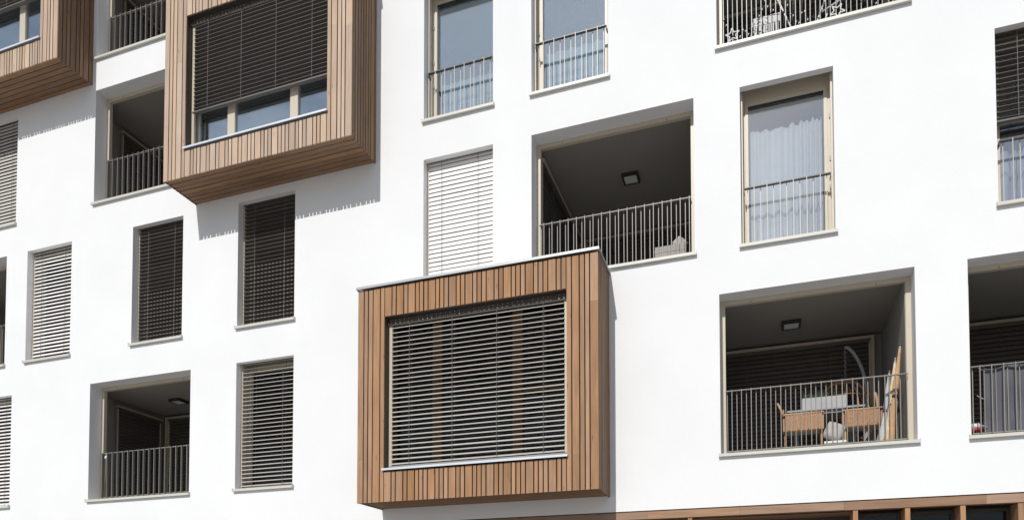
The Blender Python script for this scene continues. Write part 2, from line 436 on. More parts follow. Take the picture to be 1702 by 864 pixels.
def wblind(k, tilt, label, zbot=None, **kw):
    x, r = WIN[k]
    return blind(x+.014, x+WW-.014, .15, TOP[r]+.19, zbot if zbot else SILL[r]+.012, tilt, label, GW, zgl=SILL[r]+.014, head=.09, **kw)
wblind('A', 66, 'closed pale venetian blind at far left, its top in the bay shadow')
wblind('B', 49, 'half open blind with bold white stripes, left of the two dark blinds', mt='whiteslat')
wblind('C', 40, 'striped venetian blind in the bottom left corner of the facade', mt='whiteslat')
wblind('G', lambda z: -2 if z > 7.75 else -6, 'dark brownish venetian blind in the window above the lower left balcony', zone=7.75, mt='bronze')
wblind('H', lambda z: -2 if z > 7.85 else -6, 'dark venetian blind in the window just under the upper larch bay', zone=7.85, mt='bronze')
wblind('I', 21, 'open thin-striped blind in the window left of the lower larch bay')
wblind('M', 73, 'closed white venetian blind in the window above the lower larch bay', mt='whiteslat')
wblind('Q', 6, 'partly raised blind over a blue curtain at the right edge', zbot=7.86, mt='bronze')

# ------------------------------------------------------------------ balconies
def balcony(k, dl, dr, depth=2.2):
    x, r = BAL[k]; x1 = x+BW; z0, z1 = SILL[r], TOP[r]
    a, b = x-dl, x1+dr; yi = RB+.002; zc = z1-.012
    m_ = MB()
    m_.quad((a, yi, z0-.05), (a, depth, z0-.05), (a, depth, zc), (a, yi, zc)); m_.quad((b, depth, z0-.05), (b, yi, z0-.05), (b, yi, zc), (b, depth, zc))
    m_.quad((a, depth, z0-.05), (b, depth, z0-.05), (b, depth, zc), (a, depth, zc))
    # inner side of the front wall
    m_.quad((a, yi, z0-.05), (a, yi, zc), (x, yi, zc), (x, yi, z0-.05)); m_.quad((b, yi, zc), (b, yi, z0-.05), (x1, yi, z0-.05), (x1, yi, zc))
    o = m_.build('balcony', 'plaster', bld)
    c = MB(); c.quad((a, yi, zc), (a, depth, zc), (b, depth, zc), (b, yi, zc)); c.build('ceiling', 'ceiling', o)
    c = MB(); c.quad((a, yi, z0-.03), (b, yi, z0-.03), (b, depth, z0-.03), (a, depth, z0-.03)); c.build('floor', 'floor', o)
    ring(x+.001, x1-.001, z0, z1-.001, .065, RB-.012, RB+.055, bottom=False).build('frame', 'frame', o)
    sill(o, x, x1, z0, y1=.33)
    for q in (.17, .83): put('screw', boxmesh(.014, .006, .014, 'screw', 'cord'), None, (x+BW*q, RB-.015, z1-.05), o)
    # railing
    zt = z0+.93
    rl = MB().box(x+.062, x1-.062, .185, .225, zt-.012, zt).build('railing', 'rail', bld)
    box('bottom_rail', 'rail', rl, x+.066, x1-.066, .19, .22, z0+.058, z0+.072)
    nb = 36
    for i in range(nb):
        xx = x+.085 + (BW-.17)*i/(nb-1)
        yy = .178 if i % 2 else .232
        box('bar', 'rail', rl, xx-.005, xx+.005, yy-.026 if i % 2 else yy-.001, yy+.001 if i % 2 else yy+.026, z0+.05, zt-.003 if i % 2 else zt-.004)
    return o
trim = lambda o, *a: box('trim', 'frame', o, *a)
BO = {}
for k in BAL:
    dl, dr = dict(D=(.42, .3), E=(.42, .12), F=(.42, .12), J=(.42, .3), N=(.04, .25), O=(.3, .2), R=(.32, -.075), S=(.3, .3))[k]
    BO[k] = balcony(k, dl, dr, 3.2 if k == 'N' else 2.2)
GB = 'dark blinds on the back walls of the balconies'
def backblind(k, xa, xb, label, y=2.12, axis=0):
    x, r = BAL[k]; z0, z1 = SILL[r], TOP[r]
    dy = 1.0 if k == 'N' else 0
    b = blind(xa, xb, y+dy, z1-.11, z0+.0, 62, label, GB, mt='darkslat', head=.05, cords=2, gmt='frame')
    trim(BO[k], xa-.06, xb+.06, 2.06+dy, 2.195+dy, z1-.106, z1-.062)
    trim(BO[k], xb+.012, xb+.06, 2.06+dy, 2.195+dy, z0, z1-.106)
    trim(BO[k], xa-.06, xa-.012, 2.06+dy, 2.195+dy, z0, z1-.106)
def sideblind(k, xw, ya, yb, label):
    x, r = BAL[k]; z0, z1 = SILL[r], TOP[r]
    b = blind(ya, yb, xw+.06, z1-.16, z0, 62, label, 'dark blinds on the left walls of the balconies', mt='darkslat', head=.05, cords=2, axis=1, gmt='frame')
    trim(BO[k], xw+.003, xw+.12, ya-.05, yb+.03, z1-.155, z1-.122)
backblind('R', -.80, 1.62, 'dark blind behind the rattan corner set on the furnished balcony')
backblind('S', 2.25, 4.9, 'dark blind behind the grey tarpaulin on the right edge balcony')
backblind('J', -12.5, -9.7, 'dark blind on the back wall of the lower left balcony')
backblind('N', -3.2, -.8, 'dark blind at the back of the balcony above the lower larch bay')
backblind('O', -.8, 1.9, 'dark blind at the back of the decorated top balcony')
sideblind('J', XE-.42, .92, 2.0, 'dark blind on the left side wall of the lower left balcony')
sideblind('E', XE-.42, .92, 2.1, 'dark blind on the left side wall of the balcony beside the upper larch bay')
sideblind('F', XE-.42, .92, 2.1, 'dark blind on the left side wall of the top left balcony')
sideblind('N', XN-.04, .45, 2.9, 'dark blind on the left side wall of the balcony above the lower larch bay')

# ------------------------------------------------------------------ juliet railings in front of tall windows
def juliet(k, h=.835, nb=12):
    x, r = WIN[k]; x1 = x+WW; z = SILL[r]
    o = MB().box(x+.04, x1-.04, .06, .105, z+h-.014, z+h).build('railing', 'darkrail', bld)
    for xx in (x+.04, x1-.05): box('bracket', 'black', o, xx, xx+.01, .068, .16, z+h-.065, z+h-.012)
    for i in range(nb):
        xx = x+.09+(WW-.18)*i/(nb-1); yy = .055 if i % 2 else .110
        box('bar', 'frame', o, xx-.0045, xx+.0045, yy-.0035, yy+.0035, z+.02, z+h-.003)
for k, nb in (('K', 13), ('L', 13), ('P', 13), ('Q', 12)): juliet(k, nb=nb)

# ------------------------------------------------------------------ larch bays
def boards_seq(a, b, rnd):
    """alternate wide and narrow boards from a to b"""
    res = []; x = a; G_ = .018; pat = []
    while True:
        pat = rnd.choice([[.104, .052, .052], [.104, .050, .054, .054], [.108, .054], [.104, .050, .052, .056]])
        for w_ in pat:
            if x + w_ > b-.03:
                res.append((x, b)); return res
            res.append((x, x+w_)); x += w_+G_
def bay(k, label, wv, wh):
    a, b, r = BAY[k]; z0 = SILL[r]-.522; z1 = z0+3.289; rnd = random.Random(k)
    wx0, wx1, wz0, wz1 = a+.455, b-.452, SILL[r]-.022, SILL[r]+2.30
    yf = -BD; t = .022; yb = yf+t+.002
    body = MB()
    i_ = t+.003
    # carcass around the window, all in dark membrane
    body.box(a+.05, wx0-.02, yb, -.004, z0+.058, z1-.01); body.box(wx1+.02, b-.05, yb, -.004, z0+.058, z1-.01)
    body.box(wx0-.02, wx1+.02, yb+.001, -.004, z0+.058, wz0-.03); body.box(wx0-.02, wx1+.02, yb+.001, -.004, wz1+.02, z1-.01)
    o = body.build('bay_window', 'dark', bld); o['label'] = label
    # front boards
    H_ = .455
    wl = [.094, .056, .064, .108, .064]
    x = a
    left = []
    for w_ in wl: left.append((x, x+w_)); x += w_+.018
    left[-1] = (left[-1][0], wx0)
    wr = [.068, .094, .058, .052]
    rightb = []; x = wx1
    for w_ in wr: rightb.append((x+.006 if x == wx1 else x, x+w_)); x += w_+.018
    rightb.append((x, b))
    def bd(mt, x0_, x1_, y0_, y1_, zz0, zz1, rz=0):
        return box('board', mt, o, x0_, x1_, y0_, y1_, zz0, zz1)
    jit = lambda: rnd.uniform(-.0025, .0025)
    for (p, q) in left+rightb:
        j = jit()
        if q-p > .085 and rnd.random() < .8:
            zs_ = z0+rnd.uniform(.5, 2.7)
            bd(wv, p, q, yf+j, yf+t+j, z0, zs_-.0012); bd(wv, p, q, yf+j+.0008, yf+t+j, zs_, z1-.024)
        else: bd(wv, p, q, yf+j, yf+t+j, z0, z1-.024)
    for (p, q) in boards_seq(wx0+.012, wx1-.006, rnd):
        j = jit(); bd(wv, p, q, yf+j, yf+t+j, z0, wz0-.048)
        j = jit(); bd(wv, p, q, yf+j, yf+t+j, wz1+.001, z1-.024)
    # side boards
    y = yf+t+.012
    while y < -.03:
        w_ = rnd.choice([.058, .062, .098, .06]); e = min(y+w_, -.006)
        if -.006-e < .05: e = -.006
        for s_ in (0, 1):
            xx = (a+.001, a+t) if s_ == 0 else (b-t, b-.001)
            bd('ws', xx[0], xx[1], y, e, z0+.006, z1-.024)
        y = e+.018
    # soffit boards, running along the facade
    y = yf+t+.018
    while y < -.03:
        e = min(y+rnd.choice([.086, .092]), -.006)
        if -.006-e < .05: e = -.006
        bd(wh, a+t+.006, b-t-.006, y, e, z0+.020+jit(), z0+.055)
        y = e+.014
    # cap flashing
    c = MB(); c.box(a-.022, b+.022, yf-.03, -.001, z1+.012, z1+.030); c.box(a-.022, b+.022, yf-.032, yf-.026, z1-.004, z1+.0325)
    c.box(a-.024, a-.018, yf-.025, -.001, z1-.004, z1+.0325); c.box(b+.018, b+.024, yf-.025, -.001, z1-.004, z1+.0325)
    c.build('cap', 'cap', o)
    # window lining, sill, frame and panes
    lin = MB()
    lin.box(wx0-.018, wx0, yf+t+.004, -.36, wz0-.02, wz1+.018); lin.box(wx1, wx1+.018, yf+t+.004, -.36, wz0-.02, wz1+.018)
    lin.box(wx0, wx1, yf+t+.004, -.36, wz1, wz1+.018)
    lin.build('lining', 'brown', o)
    s_ = MB(); s_.box(wx0-.02, wx1+.02, yf-.03, -.40, wz0-.012, wz0+.0); s_.box(wx0-.02, wx1+.02, yf-.034, yf-.028, wz0-.03, wz0+.002)
    s_.build('sill', 'alu', o)
    yfm = -.50
    fr = ring(wx0+.001, wx1-.001, wz0+.002, wz1-.001, .07, yfm, yfm+.07)
    for q in ((wx0+.27*(wx1-wx0)), (wx0+.72*(wx1-wx0))): fr.box(q-.075, q+.075, yfm-.005, yfm+.075, wz0+.07, wz1-.07)
    if k == 'b2': fr.box(wx0+.72*(wx1-wx0)+.075, wx1-.07, yfm+.004, yfm+.06, wz0+1.02, wz0+1.08)
    fr.build('frame', 'wd' if k == 'b2' else 'frame', o)
    e = [wx0+.07, wx0+.27*(wx1-wx0)-.075, wx0+.27*(wx1-wx0)+.075, wx0+.72*(wx1-wx0)-.075, wx0+.72*(wx1-wx0)+.075, wx1-.07]
    for q in (0, 2, 4): box('pane', 'glassb' if k != 'b2' else 'glass', o, e[q], e[q+1], yfm+.03, yfm+.042, wz0+.072, wz1-.071)
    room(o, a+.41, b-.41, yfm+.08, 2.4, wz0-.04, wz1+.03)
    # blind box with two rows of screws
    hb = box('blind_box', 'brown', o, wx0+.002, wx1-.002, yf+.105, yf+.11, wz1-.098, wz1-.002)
    x = wx0+.06
    while x < wx1-.05:
        for zz in (wz1-.035, wz1-.078):
            if rnd.random() < .9: put('screw', boxmesh(.008, .005, .008, 'screw', 'screw'), None, (x, yf+.103, zz), o)
        x += rnd.choice([.075, .075, .075, .16])
    return wx0, wx1, wz0, wz1
GBB = 'wide venetian blinds of the larch bays'
w0 = bay('b0', 'larch bay at the top left corner', 'wvp', 'wh')
w1 = bay('b1', 'upper larch bay with its blind three quarters down', 'wvp', 'wh')
w2 = bay('b2', 'lower larch bay under a grey metal cap', 'wv', 'wh')
YB = -.585
blind(w0[0]+.014, w0[1]-.014, YB, w0[3]-.004, 13.46, -8, 'dark blind half lowered in the top left larch bay', GBB, gw=.058, cords=4, zgl=w0[2], mt='bronze', head=.1)
blind(w1[0]+.014, w1[1]-.014, YB, w1[3]-.004, 10.29, -4, 'wide dark blind three quarters down in the upper larch bay', GBB, gw=.058, mt='bronze', cords=4, zgl=w1[2], head=.1)
blind(w2[0]+.014, w2[1]-.014, YB, w2[3]-.004, w2[2]+.002, 24, 'wide open blind of thin bright slats in the lower larch bay', GBB, gw=.058, cords=4, zgl=w2[2], head=.1)

# ------------------------------------------------------------------ ground floor
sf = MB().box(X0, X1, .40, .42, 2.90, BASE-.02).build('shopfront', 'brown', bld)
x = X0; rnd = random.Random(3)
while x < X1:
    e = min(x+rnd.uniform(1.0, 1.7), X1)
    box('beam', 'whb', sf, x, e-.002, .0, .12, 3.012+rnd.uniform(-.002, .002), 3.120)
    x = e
posts = [-14.5, -11.0, -7.5, -5.0, -2.9, -.985, 1.135, 1.745, 2.365, 2.985, 3.6, 4.2, 6.2]
for px in posts: box('post', 'whb' if False else 'wv', sf, px-.029, px+.029, .012, .39, .30, 3.008)
for p, q in zip(posts[:-1], posts[1:]):
    rec = q-p > .8
    yp = .9 if rec else .30
    box('pane', 'shopglass', sf, p+.03, q-.03, yp, yp+.012, .32, 2.95)
    if not rec: ring(p+.03, q-.03, .31, 2.99, .045, .29, .35).build('pane_frame', 'brown', sf)
    if rec:
        xx = .125; 
        while xx < .88:
            box('soffit_board', 'wh', sf, p+.03, q-.03, xx, xx+.09, 2.985, 3.004); xx += .1
box('plinth', 'plaster', sf, X0, X1, .0, .95, .0, .295)
room(sf, X0+.1, X1-.1, .96, 4.5, .3, 3.1)

# ------------------------------------------------------------------ ceiling lights
def ceiling_light(k, x, y, label):
    z = TOP[BAL[k][1]]-.014
    o = thing('ceiling_light', (x, y, z), label, 'lamp', 'square ceiling lights of the balconies')
    c = MB(); h = .135
    c.box(x-h, x+h, y-h, y+h, z-.02, z-.001)
    for a_, b_ in ((-h, -h+.03), (h-.03, h)): c.box(x+a_, x+b_, y-h, y+h, z-.055, z-.0201); c.box(x-h+.0301, x+h-.0301, y+a_, y+b_, z-.055, z-.0202)
    c.build('housing', 'black', o)
    box('diffuser', 'lampglass', o, x-h+.031, x+h-.031, y-h+.031, y+h-.031, z-.05, z-.0205)
ceiling_light('N', -2.05, 1.47, 'square dark ceiling light in the balcony above the lower larch bay')
ceiling_light('R', .43, 1.3, 'square ceiling light above the furnished balcony')
ceiling_light('J', -11.42, 1.3, 'square ceiling light in the lower left balcony')

# ------------------------------------------------------------------ curtains
def curtain(x0, x1, y, zb, ztop, label, mt, pleat=.085, amp=.018, seed=1, group=None):
    rnd = random.Random(seed); n_ = int((x1-x0)/.008); rows = 14
    ph = rnd.uniform(0, 6); v = []; f = []
    for i in range(n_+1):
        x = x0+(x1-x0)*i/n_
        tw = pleat*(1+.25*math.sin(x*5.1+ph))
        zt = ztop(x) if callable(ztop) else ztop
        for j in range(rows+1):
            t = j/rows; z = zb+(zt-zb)*t
            a_ = amp*(.75+.5*math.sin(x*3.3+z*.8+ph))
            v.append((x, y+a_*math.sin(2*math.pi*x/tw+ph+.25*math.sin(z*2)), z))
    for i in range(n_):
        for j in range(rows):
            a_ = i*(rows+1)+j; f.append((a_, a_+rows+1, a_+rows+2, a_+1))
    b = MB(); b.v = v; b.f = f
    return tag(b.build('curtain', mt, None, True), label, 'curtain', group)
GC = 'curtains behind the window glass'
curtain(XP+.125, XP+WW-.125, .385, SILL[1]+.05, lambda x: 8.545+.04*abs(math.sin(x*24))-.012*math.sin(x*7), 'long sheer white curtain with scalloped top behind the tall window at right', 'curtain', pleat=.12, amp=.030, seed=2, group=GC)
curtain(XM+.125, XM+WW-.125, .415, SILL[2]+.05, lambda x: 10.50+.01*math.sin(x*40), 'low sheer curtain behind the railing of the top middle window', 'curtain', seed=3, group=GC)
curtain(XN+.125, XN+WW-.125, .415, SILL[2]+.05, lambda x: 10.56+.012*math.sin(x*31), 'low sheer curtain behind the railing of the top window above the wide balcony', 'curtain', seed=4, group=GC)
curtain(XQ+.13, XQ+WW-.13, .40, SILL[1]+.05, lambda x: 7.60+.03*abs(math.sin(x*16)), 'blue grey pleated curtain under the raised blind at the right edge', 'bluecurtain', pleat=.11, amp=.03, seed=6, group=GC)

# ------------------------------------------------------------------ white ribbed radiators behind the top windows
def radiator(x0, x1, y, z0, z1, label):
    o = thing('radiator', ((x0+x1)/2, y, z0), label, 'radiator', 'white radiators behind the top windows')
    n_ = 6
    for i in range(n_):
        z = z0+(z1-z0)*i/(n_-1); MB().tube([(x0, y, z), (x1, y, z)], .017).build('tube', 'white', o, True)
    for x in (x0+.03, x1-.03): box('upright', 'white', o, x-.02, x+.02, y+.018, y+.04, z0-.1, z1+.03)
radiator(XM+.50, XM+1.08, .347, SILL[2]+.16, SILL[2]+.40, 'white ribbed radiator low behind the top middle window')
radiator(XN+.28, XN+.86, .347, SILL[2]+.14, SILL[2]+.36, 'white ribbed radiator low behind the top window above the wide balcony')

# ------------------------------------------------------------------ furnished balcony (lower right)
FZ = SILL[0]-.03
def armchair(x0, x1, y0, y1, zt, flare, label):
    o = thing('rattan_armchair', ((x0+x1)/2, (y0+y1)/2, FZ), label, 'chair', 'rattan armchairs at the balcony table')
    # street side back panel of woven strands, rolled rims
    p = MB(); n_ = 26
    for i in range(n_):
        a_ = x0+.02+(x1-x0-.04)*i/n_; p.box(a_, a_+(x1-x0-.04)/n_-.003, y0+(.004 if i % 2 else 0), y0+.022, zt-.245, zt)
    p.build('back_panel', 'rattan', o)
    for z in (zt, zt-.25): MB().tube([(x0, y0+.01, z), (x1, y0+.01, z)], .016).build('rim', 'tan', o, True)
    for x in ((x0, x1) if flare else (x0, x1)):
        MB().box(x-.012, x+.012, y0+.03, y1, zt-.235, zt-.02).build('arm_panel', 'rattan', o)
        MB().tube([(x, y0+.01, zt+.0), (x, (y0+y1)/2, zt+.02), (x, y1, zt)], .016).build('arm_rim', 'tan', o, True)
    box('seat', 'cushion', o, x0+.02, x1-.02, y0+.03, y1, zt-.26, zt-.15)
    for x in (x0+.02, x1-.02):
        for y in (y0+.03, y1-.03): MB().tube([(x, y, zt-.25), (x, y, FZ)], .014).build('leg', 'tan', o, True)
    if flare:
        MB().tube([(x0, y0+.01, zt-.02), (x0-.06, y0+.02, zt+.13), (x0-.08, y0+.05, zt+.19)], [.018, .017, .013]).build('wing_rim', 'tan', o, True)
        w_ = MB(); w_.box(x0-.008, x0+.006, y0+.03, y0+.30, zt-.02, zt+.09); w_.build('wing_panel', 'rattan', o)
armchair(.29, .82, .78, 1.0, 4.55, True, 'rattan armchair at the left of the balcony table, seen from behind')
armchair(1.09, 1.58, .78, 1.0, 4.54, False, 'rattan armchair at the right of the balcony table, beside the folded parasols')
t = thing('balcony_table', (.85, 1.3, FZ), 'thin grey table behind the rattan armchairs', 'table')
box('table_top', 'grey', t, .345, 1.40, 1.02, 1.62, 4.645, 4.67)
for x in (.40, .48, 1.26, 1.34):
    if x in (.48, 1.26):
        for y in (1.08, 1.55): box('leg', 'grey', t, x-.022, x+.022, y-.022, y+.022, FZ, 4.644)
box('apron', 'grey', t, .42, 1.32, 1.06, 1.08, 4.60, 4.644)
t = thing('planter', (.87, 1.2, 4.671), 'pale grey trough planter standing on the balcony table', 'planter')
pl = MB(); a0, a1, y0, y1, z0, z1 = .56, 1.175, 1.12, 1.30, 4.672, 4.865
for bx_ in ((a0, a1, y0, y0+.012), (a0, a1, y1-.012, y1), (a0, a0+.012, y0+.0121, y1-.0121), (a1-.012, a1, y0+.0121, y1-.0121)): pl.box(*bx_, z0, z1)
pl.box(a0+.013, a1-.013, y0+.013, y1-.013, z0+.01, z1-.03); pl.build('trough', 'zinc', t)
rnd = random.Random(9); lf = MB()
for i in range(90):
    x, y = rnd.uniform(.60, .95), rnd.uniform(1.14, 1.28); h = rnd.uniform(.02, .12); d = rnd.uniform(-.04, .04)
    lf.tube([(x, y, z1-.035), (x+d*.5, y, z1+h*.6), (x+d, y+d*.5, z1+h)], [.002, .008, .001], 4)
tag(lf.build('plants', 'leaf', t), None, None, kind='stuff')
# cushion standing on the floor between the chairs, with a pale tray
def pillow(name, x, y, z, w_, h, t_, rot, mt, label, cat, group=None):
    b = MB(); n_ = 14
    for i in range(n_+1):
        for j in range(n_+1):
            u, v_ = 2*i/n_-1, 2*j/n_-1
            e = max(0, (1-u**4)*(1-v_**4))**.5
            pin = 1-.08*(u*u*v_*v_)
            b.v.append((u*w_/2*pin, -t_/2*e-.002, v_*h/2*pin))
    o_ = len(b.v)
    b.v += [(p[0], -p[1], p[2]) for p in b.v[:o_]]
    for i in range(n_):
        for j in range(n_):
            a_ = i*(n_+1)+j; b.f.append((a_, a_+n_+1, a_+n_+2, a_+1)); b.f.append((o_+a_, o_+a_+1, o_+a_+n_+2, o_+a_+n_+1))
    me, c = b.mesh(name, False)
    for p in me.polygons: p.use_smooth = True
    return tag(put(name, me, mt, (x, y, z), None, rot), label, cat, group)
pillow('cushion', .945, .56, 4.19, .26, .27, .14, (R(-14), R(24), 0), 'cushion', 'plump cream cushion leaning between the two rattan armchairs', 'cushion')
t = thing('tray', (.95, .47, 3.98), 'flat pale tray on a low stand below the cream cushion', 'tray')
b_ = MB(); b_.box(.80, 1.08, .40, .52, 4.0, 4.014); b_.box(.80, 1.08, .394, .40, 4.0, 4.03); b_.build('dish', 'white', t)
for x in (.84, 1.04): box('leg', 'white', t, x-.01, x+.01, .45, .47, FZ, 3.999)
# hanging egg chair
ex, ey = 1.16, 1.65
t = thing('egg_chair', (ex, ey, FZ), 'hanging wicker egg chair on a curved grey steel stand', 'chair')
k_ = (10+ey)/11.2
arc = [(ex, ey, 1.6+(5.60-1.6)*k_)]
pts = []
for q in range(13):
    a_ = R(100-10.5*q); pts.append((1.16*k_-.06+.40*k_*math.cos(a_)*1.0, ey, 4.95*k_-.05+.75*k_*math.sin(a_)))
pts = [(1.16*k_, ey, 1.6+3.985*k_), (1.20*k_, ey, 1.6+3.985*k_), (1.27*k_, ey, 1.6+3.91*k_), (1.33*k_, ey, 1.6+3.80*k_), (1.385*k_, ey, 1.6+3.66*k_), (1.425*k_, ey, 1.6+3.50*k_), (1.45*k_, ey, 1.6+3.2*k_), (1.45*k_, ey, 1.6+2.9*k_), (1.42*k_, ey, 4.1), (1.36*k_, ey, FZ+.06)]
MB().tube(pts, .026*k_, 10).build('stand', 'grey', t, True)
MB().tube([(ex+.45*math.cos(R(a_))+.1, ey+.3*math.sin(R(a_)), FZ+.03) for a_ in range(0, 361, 15)], .025).build('base_ring', 'grey', t, True)
cx_ = 1.165*k_
zt_, zb_ = 1.6+3.97*k_, 1.6+3.49*k_
for q in range(11):
    z = zt_-.03-(zt_-zb_-.03)*q/10.5
    ring_ = [(cx_+(.016*math.cos(R(a_)) if q % 2 else 0), ey-.0+(0 if q % 2 else .016*math.cos(R(a_))), z+.028*math.sin(R(a_))) for a_ in range(0, 361, 45)]
    MB().tube(ring_, .005, 5).build('chain_link', 'grey', t, True)
bz, bh, bw = 1.6+2.95*k_, .55*k_, .40*k_
for q in range(14):
    a_ = math.pi*2*q/14+.2
    rib = [(cx_-.03+bw*math.cos(a_)*math.sin(R(u_)), ey+bw*.9*math.sin(a_)*math.sin(R(u_)), bz+bh*math.cos(R(u_))) for u_ in range(2, 150, 14)]
    MB().tube(rib, .009, 6).build('rib', 'rattan', t, True)
for u_ in (35, 62, 92, 120, 145):
    MB().tube([(cx_-.03+bw*math.cos(R(a_))*math.sin(R(u_)), ey+bw*.9*math.sin(R(a_))*math.sin(R(u_)), bz+bh*math.cos(R(u_))) for a_ in range(0, 361, 18)], .008, 6).build('hoop', 'rattan', t, True)
MB().tube([(cx_+.30+.09*math.sin(R(a_)), ey-.36, bz+.02+.26*math.cos(R(a_))) for a_ in range(35, 165, 10)], .022, 8).build('opening_rim', 'tan', t, True)
# folded parasols leaning in the right corner
def parasol(tip, foot, mt, mt2, rad, label):
    o = thing('folded_parasol', (foot[0], foot[1], FZ), label, 'parasol', 'folded parasols in the balcony corner')
    T, F = Vector(tip), Vector(foot); d = T-F
    rnd = random.Random(label); n_ = 14; b = MB(); rings = []
    for k2 in range(n_+1):
        t_ = k2/n_; c = F+d*(.06+.90*t_)
        base = rad*(1.0-.72*t_)*(1+.18*math.sin(9*t_+len(label)))
        if abs(t_-.5) < .06: base *= .62
        for j in range(12):
            an = 2*math.pi*j/12+t_*.8; r_ = base*(1+.32*math.cos(6*an/1.0+t_*2)*(1-t_)+rnd.uniform(-.06, .06))
            b.v.append((c.x+r_*math.cos(an), c.y+r_*.7*math.sin(an), c.z))
    for k2 in range(n_):
        for j in range(12): b.f.append((k2*12+j, k2*12+(j+1) % 12, (k2+1)*12+(j+1) % 12, (k2+1)*12+j))
    b.f.append(tuple(range(n_*12, n_*12+12)))
    b.build('canopy', mt, o, True)
    MB().tube([F, T], .012).build('pole', 'grey', o, True)
    c = F+d*.51; MB().tube([c-d*.012, c+d*.012], rad*.58, 12).build('strap', mt2, o, True)
    MB().tube([T-d*.015, T+d*.01], [.018, .006]).build('finial', mt2, o, True)
parasol((1.635, .45, 4.93), (1.51, .42, FZ), 'paleblue', 'bluecan', .055, 'slim white folded parasol with blue tip, leftmost of the three in the corner')
parasol((1.705, .43, 5.09), (1.575, .40, FZ), 'beige', 'grey', .06, 'beige folded parasol between the white one and the tan one')
parasol((1.765, .41, 5.27), (1.60, .39, FZ), 'tan', 'black', .065, 'tallest tan folded parasol leaning against the balcony wall')
box_ = MB().box(1.66, 1.785, .62, .66, FZ, 4.62)
tag(box_.build('folded_board', 'brown'), 'dark folded board standing behind the parasols', 'board')
# ------------------------------------------------------------------ balcony at the right edge
tb = MB(); nx, nz_ = 60, 24; rnd = random.Random(4)
for i in range(nx+1):
    for j in range(nz_+1):
        x = 2.68+2.1*i/nx; z = 3.955+(.835-.02*math.sin(i*.5))*j/nz_
        y = .262+.010*math.sin(x*23+z*4)+.012*math.sin(x*5-z*9)+.006*math.sin(x*11+z*13)
        tb.v.append((x, y, z))
for i in range(nx):
    for j in range(nz_):
        a_ = i*(nz_+1)+j; tb.f.append((a_, a_+nz_+1, a_+nz_+2, a_+1))
t = thing('privacy_screen', (3.7, .262, 3.955), 'grey wrinkled tarpaulin tied behind the railing bars at the right edge', 'screen')
tb.build('sheet', 'tarp', t, True)
for z in (4.02, 4.37, 4.74): MB().tube([(2.72, .255, z), (2.66, .232, z+.02), (2.625, .20, z+.03), (2.60, .225, z+.06), (2.66, .24, z+.02)], .004, 5).build('cable_tie', 'white', t, True)
t = thing('stool', (2.60, .55, FZ), 'small white stool with a red band beside the grey tarpaulin', 'stool')
MB().tube([(2.60, .55, 4.06), (2.60, .55, 4.09), (2.60, .55, 4.12)], [.15, .155, .14], 18).build('seat', 'white', t, True)
MB().tube([(2.60, .55, 4.025), (2.60, .55, 4.059)], .151, 18).build('band', 'red', t, True)
for a_ in (30, 120, 210, 300): MB().tube([(2.6+.10*math.cos(R(a_)), .55+.10*math.sin(R(a_)), 4.03), (2.6+.13*math.cos(R(a_)), .55+.13*math.sin(R(a_)), FZ)], .016).build('leg', 'white', t, True)
# ------------------------------------------------------------------ wide balcony above the lower bay
t = thing('wicker_basket', (-1.29, .6, SILL[1]-.03), 'grey wicker chest with a folded top behind the wide balcony railing', 'basket')
b_ = MB(); n_ = 9
for i in range(n_):
    z = SILL[1]-.03+.44*i/n_; e_ = .004 if i % 2 else 0
    b_.box(-1.51-e_, -1.07+e_, .45-e_, .80, z, z+.44/n_-.003)
b_.build('chest', 'wicker', t)
pillow('cushion', -1.16, .56, SILL[1]+.46, .20, .20, .10, (R(-10), R(45), 0), 'wicker', 'small grey cushion tipped on its corner on the wicker chest', 'cushion')

# ------------------------------------------------------------------ decorated top balcony
def star(x, y, z, r0, tilt, label):
    pts = []
    for q in range(11):
        rr = r0 if q % 2 == 0 else r0*.42; a_ = R(90+36*q+tilt); pts.append((x+rr*math.cos(a_), y, z+rr*math.sin(a_)))
    o = thing('star_ornament', (x, y, z-r0), label, 'ornament', 'star ornaments on the top balcony railing')
    for p, q in zip(pts[:-1], pts[1:]): MB().tube([p, q], .008, 6).build('edge', 'white', o)
    MB().tube([(x, y, z+r0), (x, y+.02, SILL[2]+.93)], .0025, 4).build('thread', 'white', o)
    return o
star(-.345, .165, 9.905, .10, 6, 'white outlined star hanging at the left of the top balcony railing')
star(1.03, .15, 9.86, .10, 40, 'white outlined star tilted at the right of the top balcony railing')
t = thing('fairy_lights', (.4, .165, 9.7), 'string of small white fairy lights wound along the top balcony railing', 'lights')
rnd = random.Random(12); ch = []
for q in range(60):
    x = -.47+2.2*q/59; ch.append((x, .168+.008*math.sin(q), 10.02+.22*math.sin(x*7)+.10*math.sin(x*23)))
MB().tube(ch, .002, 4).build('cable', 'leaf', t, True)
for q in range(0, 60, 1):
    p = ch[q]; hgt = rnd.uniform(-.05, .05)
    MB().tube([(p[0], p[1]-.006, p[2]+hgt), (p[0]+.008, p[1]-.006, p[2]+hgt+.02)], [.006, .009], 6).build('bulb', 'lampglass', t, True)
t = thing('drying_rack', (.65, .55, SILL[2]-.03), 'folding white clothes rack with crossed legs behind the top railing', 'rack')
for (p, q) in (((.25, .5, 10.6), (.62, .5, 9.62)), ((.98, .5, 10.55), (.62, .55, 9.62)), ((.25, 1.0, 10.6), (.62, 1.0, 9.62)), ((.98, 1.0, 10.55), (.62, 1.0, 9.62))):
    MB().tube([p, q], .012).build('leg', 'white', t, True)
for q in range(7):
    x = .25+.73*q/6; MB().tube([(x, .48, 10.6-.05*q/6), (x, 1.02, 10.6-.05*q/6)], .006).build('rod', 'white', t, True)
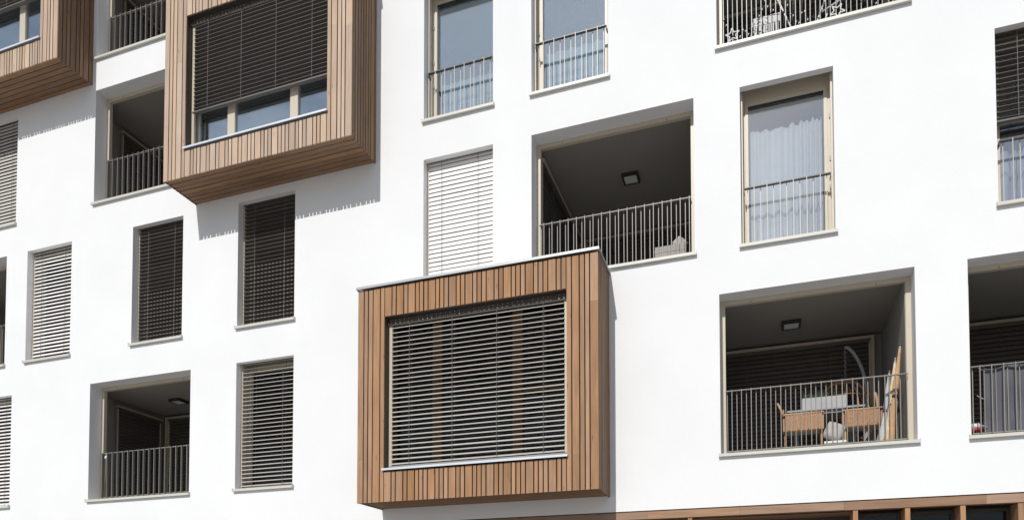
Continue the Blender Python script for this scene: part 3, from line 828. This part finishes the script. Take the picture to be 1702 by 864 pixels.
MB().tube([(.86, .42, 10.12), (1.25, .42, 10.30)], .010).build('side_bar', 'white', t, True)
t = thing('garden_chair', (.10, .6, SILL[2]-.03), 'white slatted plastic garden chair on the decorated top balcony', 'chair')
for q in range(6): box('back_slat', 'zinc', t, -.06+.06*q, -.02+.06*q, .42, .44, 9.75, 10.15)
box('top_rail', 'zinc', t, -.08, .30, .415, .445, 10.15, 10.27)
box('seat', 'white', t, -.08, .30, .445, .85, 9.98, 10.01)
for x in (-.07, .27):
    for y in (.45, .81): box('leg', 'white', t, x, x+.03, y, y+.03, SILL[2]-.03, 9.979)
# hanging leafy garland behind the railing
t = thing('garland', (0, .26, 9.9), 'dark green garland hung inside the decorated top balcony railing', 'garland')
gl = MB(); rnd = random.Random(21)
for q in range(260):
    x = rnd.choice([-.12, .02, .42, .75, 1.1, 1.4])+rnd.gauss(0, .05); z = rnd.uniform(9.72, 10.6); d = Vector((rnd.gauss(0, 1), rnd.gauss(0, 1), rnd.gauss(0, 1))).normalized()*.05
    gl.tube([(x, .26, z), (x+d.x*.5, .26+abs(d.y)*.5, z+d.z*.5), (x+d.x, .26+abs(d.y), z+d.z)], [.002, .010, .001], 4)
tag(gl.build('sprigs', 'leaf', t), None, None, kind='stuff'); MB().tube([(-.2, .27, 10.45), (.4, .27, 10.35), (1.0, .27, 10.4), (1.5, .27, 10.45)], .006, 5).build('wire', 'leaf', t, True)

# ------------------------------------------------------------------ small things on the left balconies
t = thing('wind_ornament', (-12.03, .17, SILL[0]+.4), 'tiny white ornament on a thread at the lower left railing', 'ornament')
MB().tube([(-12.03, .17, SILL[0]+.93), (-12.03, .172, SILL[0]+.86), (-12.05, .17, SILL[0]+.35)], .003, 5).build('thread', 'white', t, True)
MB().tube([(-12.03, .168, SILL[0]+.80), (-12.03, .168, SILL[0]+.83), (-12.03, .168, SILL[0]+.87)], [.01, .03, .012], 8).build('bead', 'white', t, True)
t = thing('water_bottle', (-10.62, .45, SILL[2]-.03), 'white bottle standing behind the railing beside the upper larch bay', 'bottle')
z = SILL[2]-.03
MB().tube([(-10.62, .45, z), (-10.62, .45, z+.42), (-10.62, .45, z+.52), (-10.62, .45, z+.58)], [.06, .06, .05, .02], 14).build('body', 'white', t, True)
MB().tube([(-10.62, .45, z+.581), (-10.62, .45, z+.63)], .024, 10).build('lid', 'bluecan', t, True)
t = thing('beach_towel', (-14.73, .27, SILL[1]+.2), 'orange towel hung inside the railing at the far left edge', 'towel')
b_ = MB()
for i in range(12):
    x = -14.86+.22*i/11; b_.v += [(x, .25+.012*math.sin(i*1.3), SILL[1]+.22), (x, .25+.012*math.sin(i*1.3+.5), SILL[1]+.55), (x, .255+.01*math.sin(i*1.3), SILL[1]+.88)]
for i in range(11): b_.f += [(3*i, 3*i+3, 3*i+4, 3*i+1), (3*i+1, 3*i+4, 3*i+5, 3*i+2)]
b_.build('cloth', 'orange', t, True)
MB().tube([(-14.87, .252, SILL[1]+.885), (-14.63, .252, SILL[1]+.885)], .008).build('rod', 'grey', t, True)
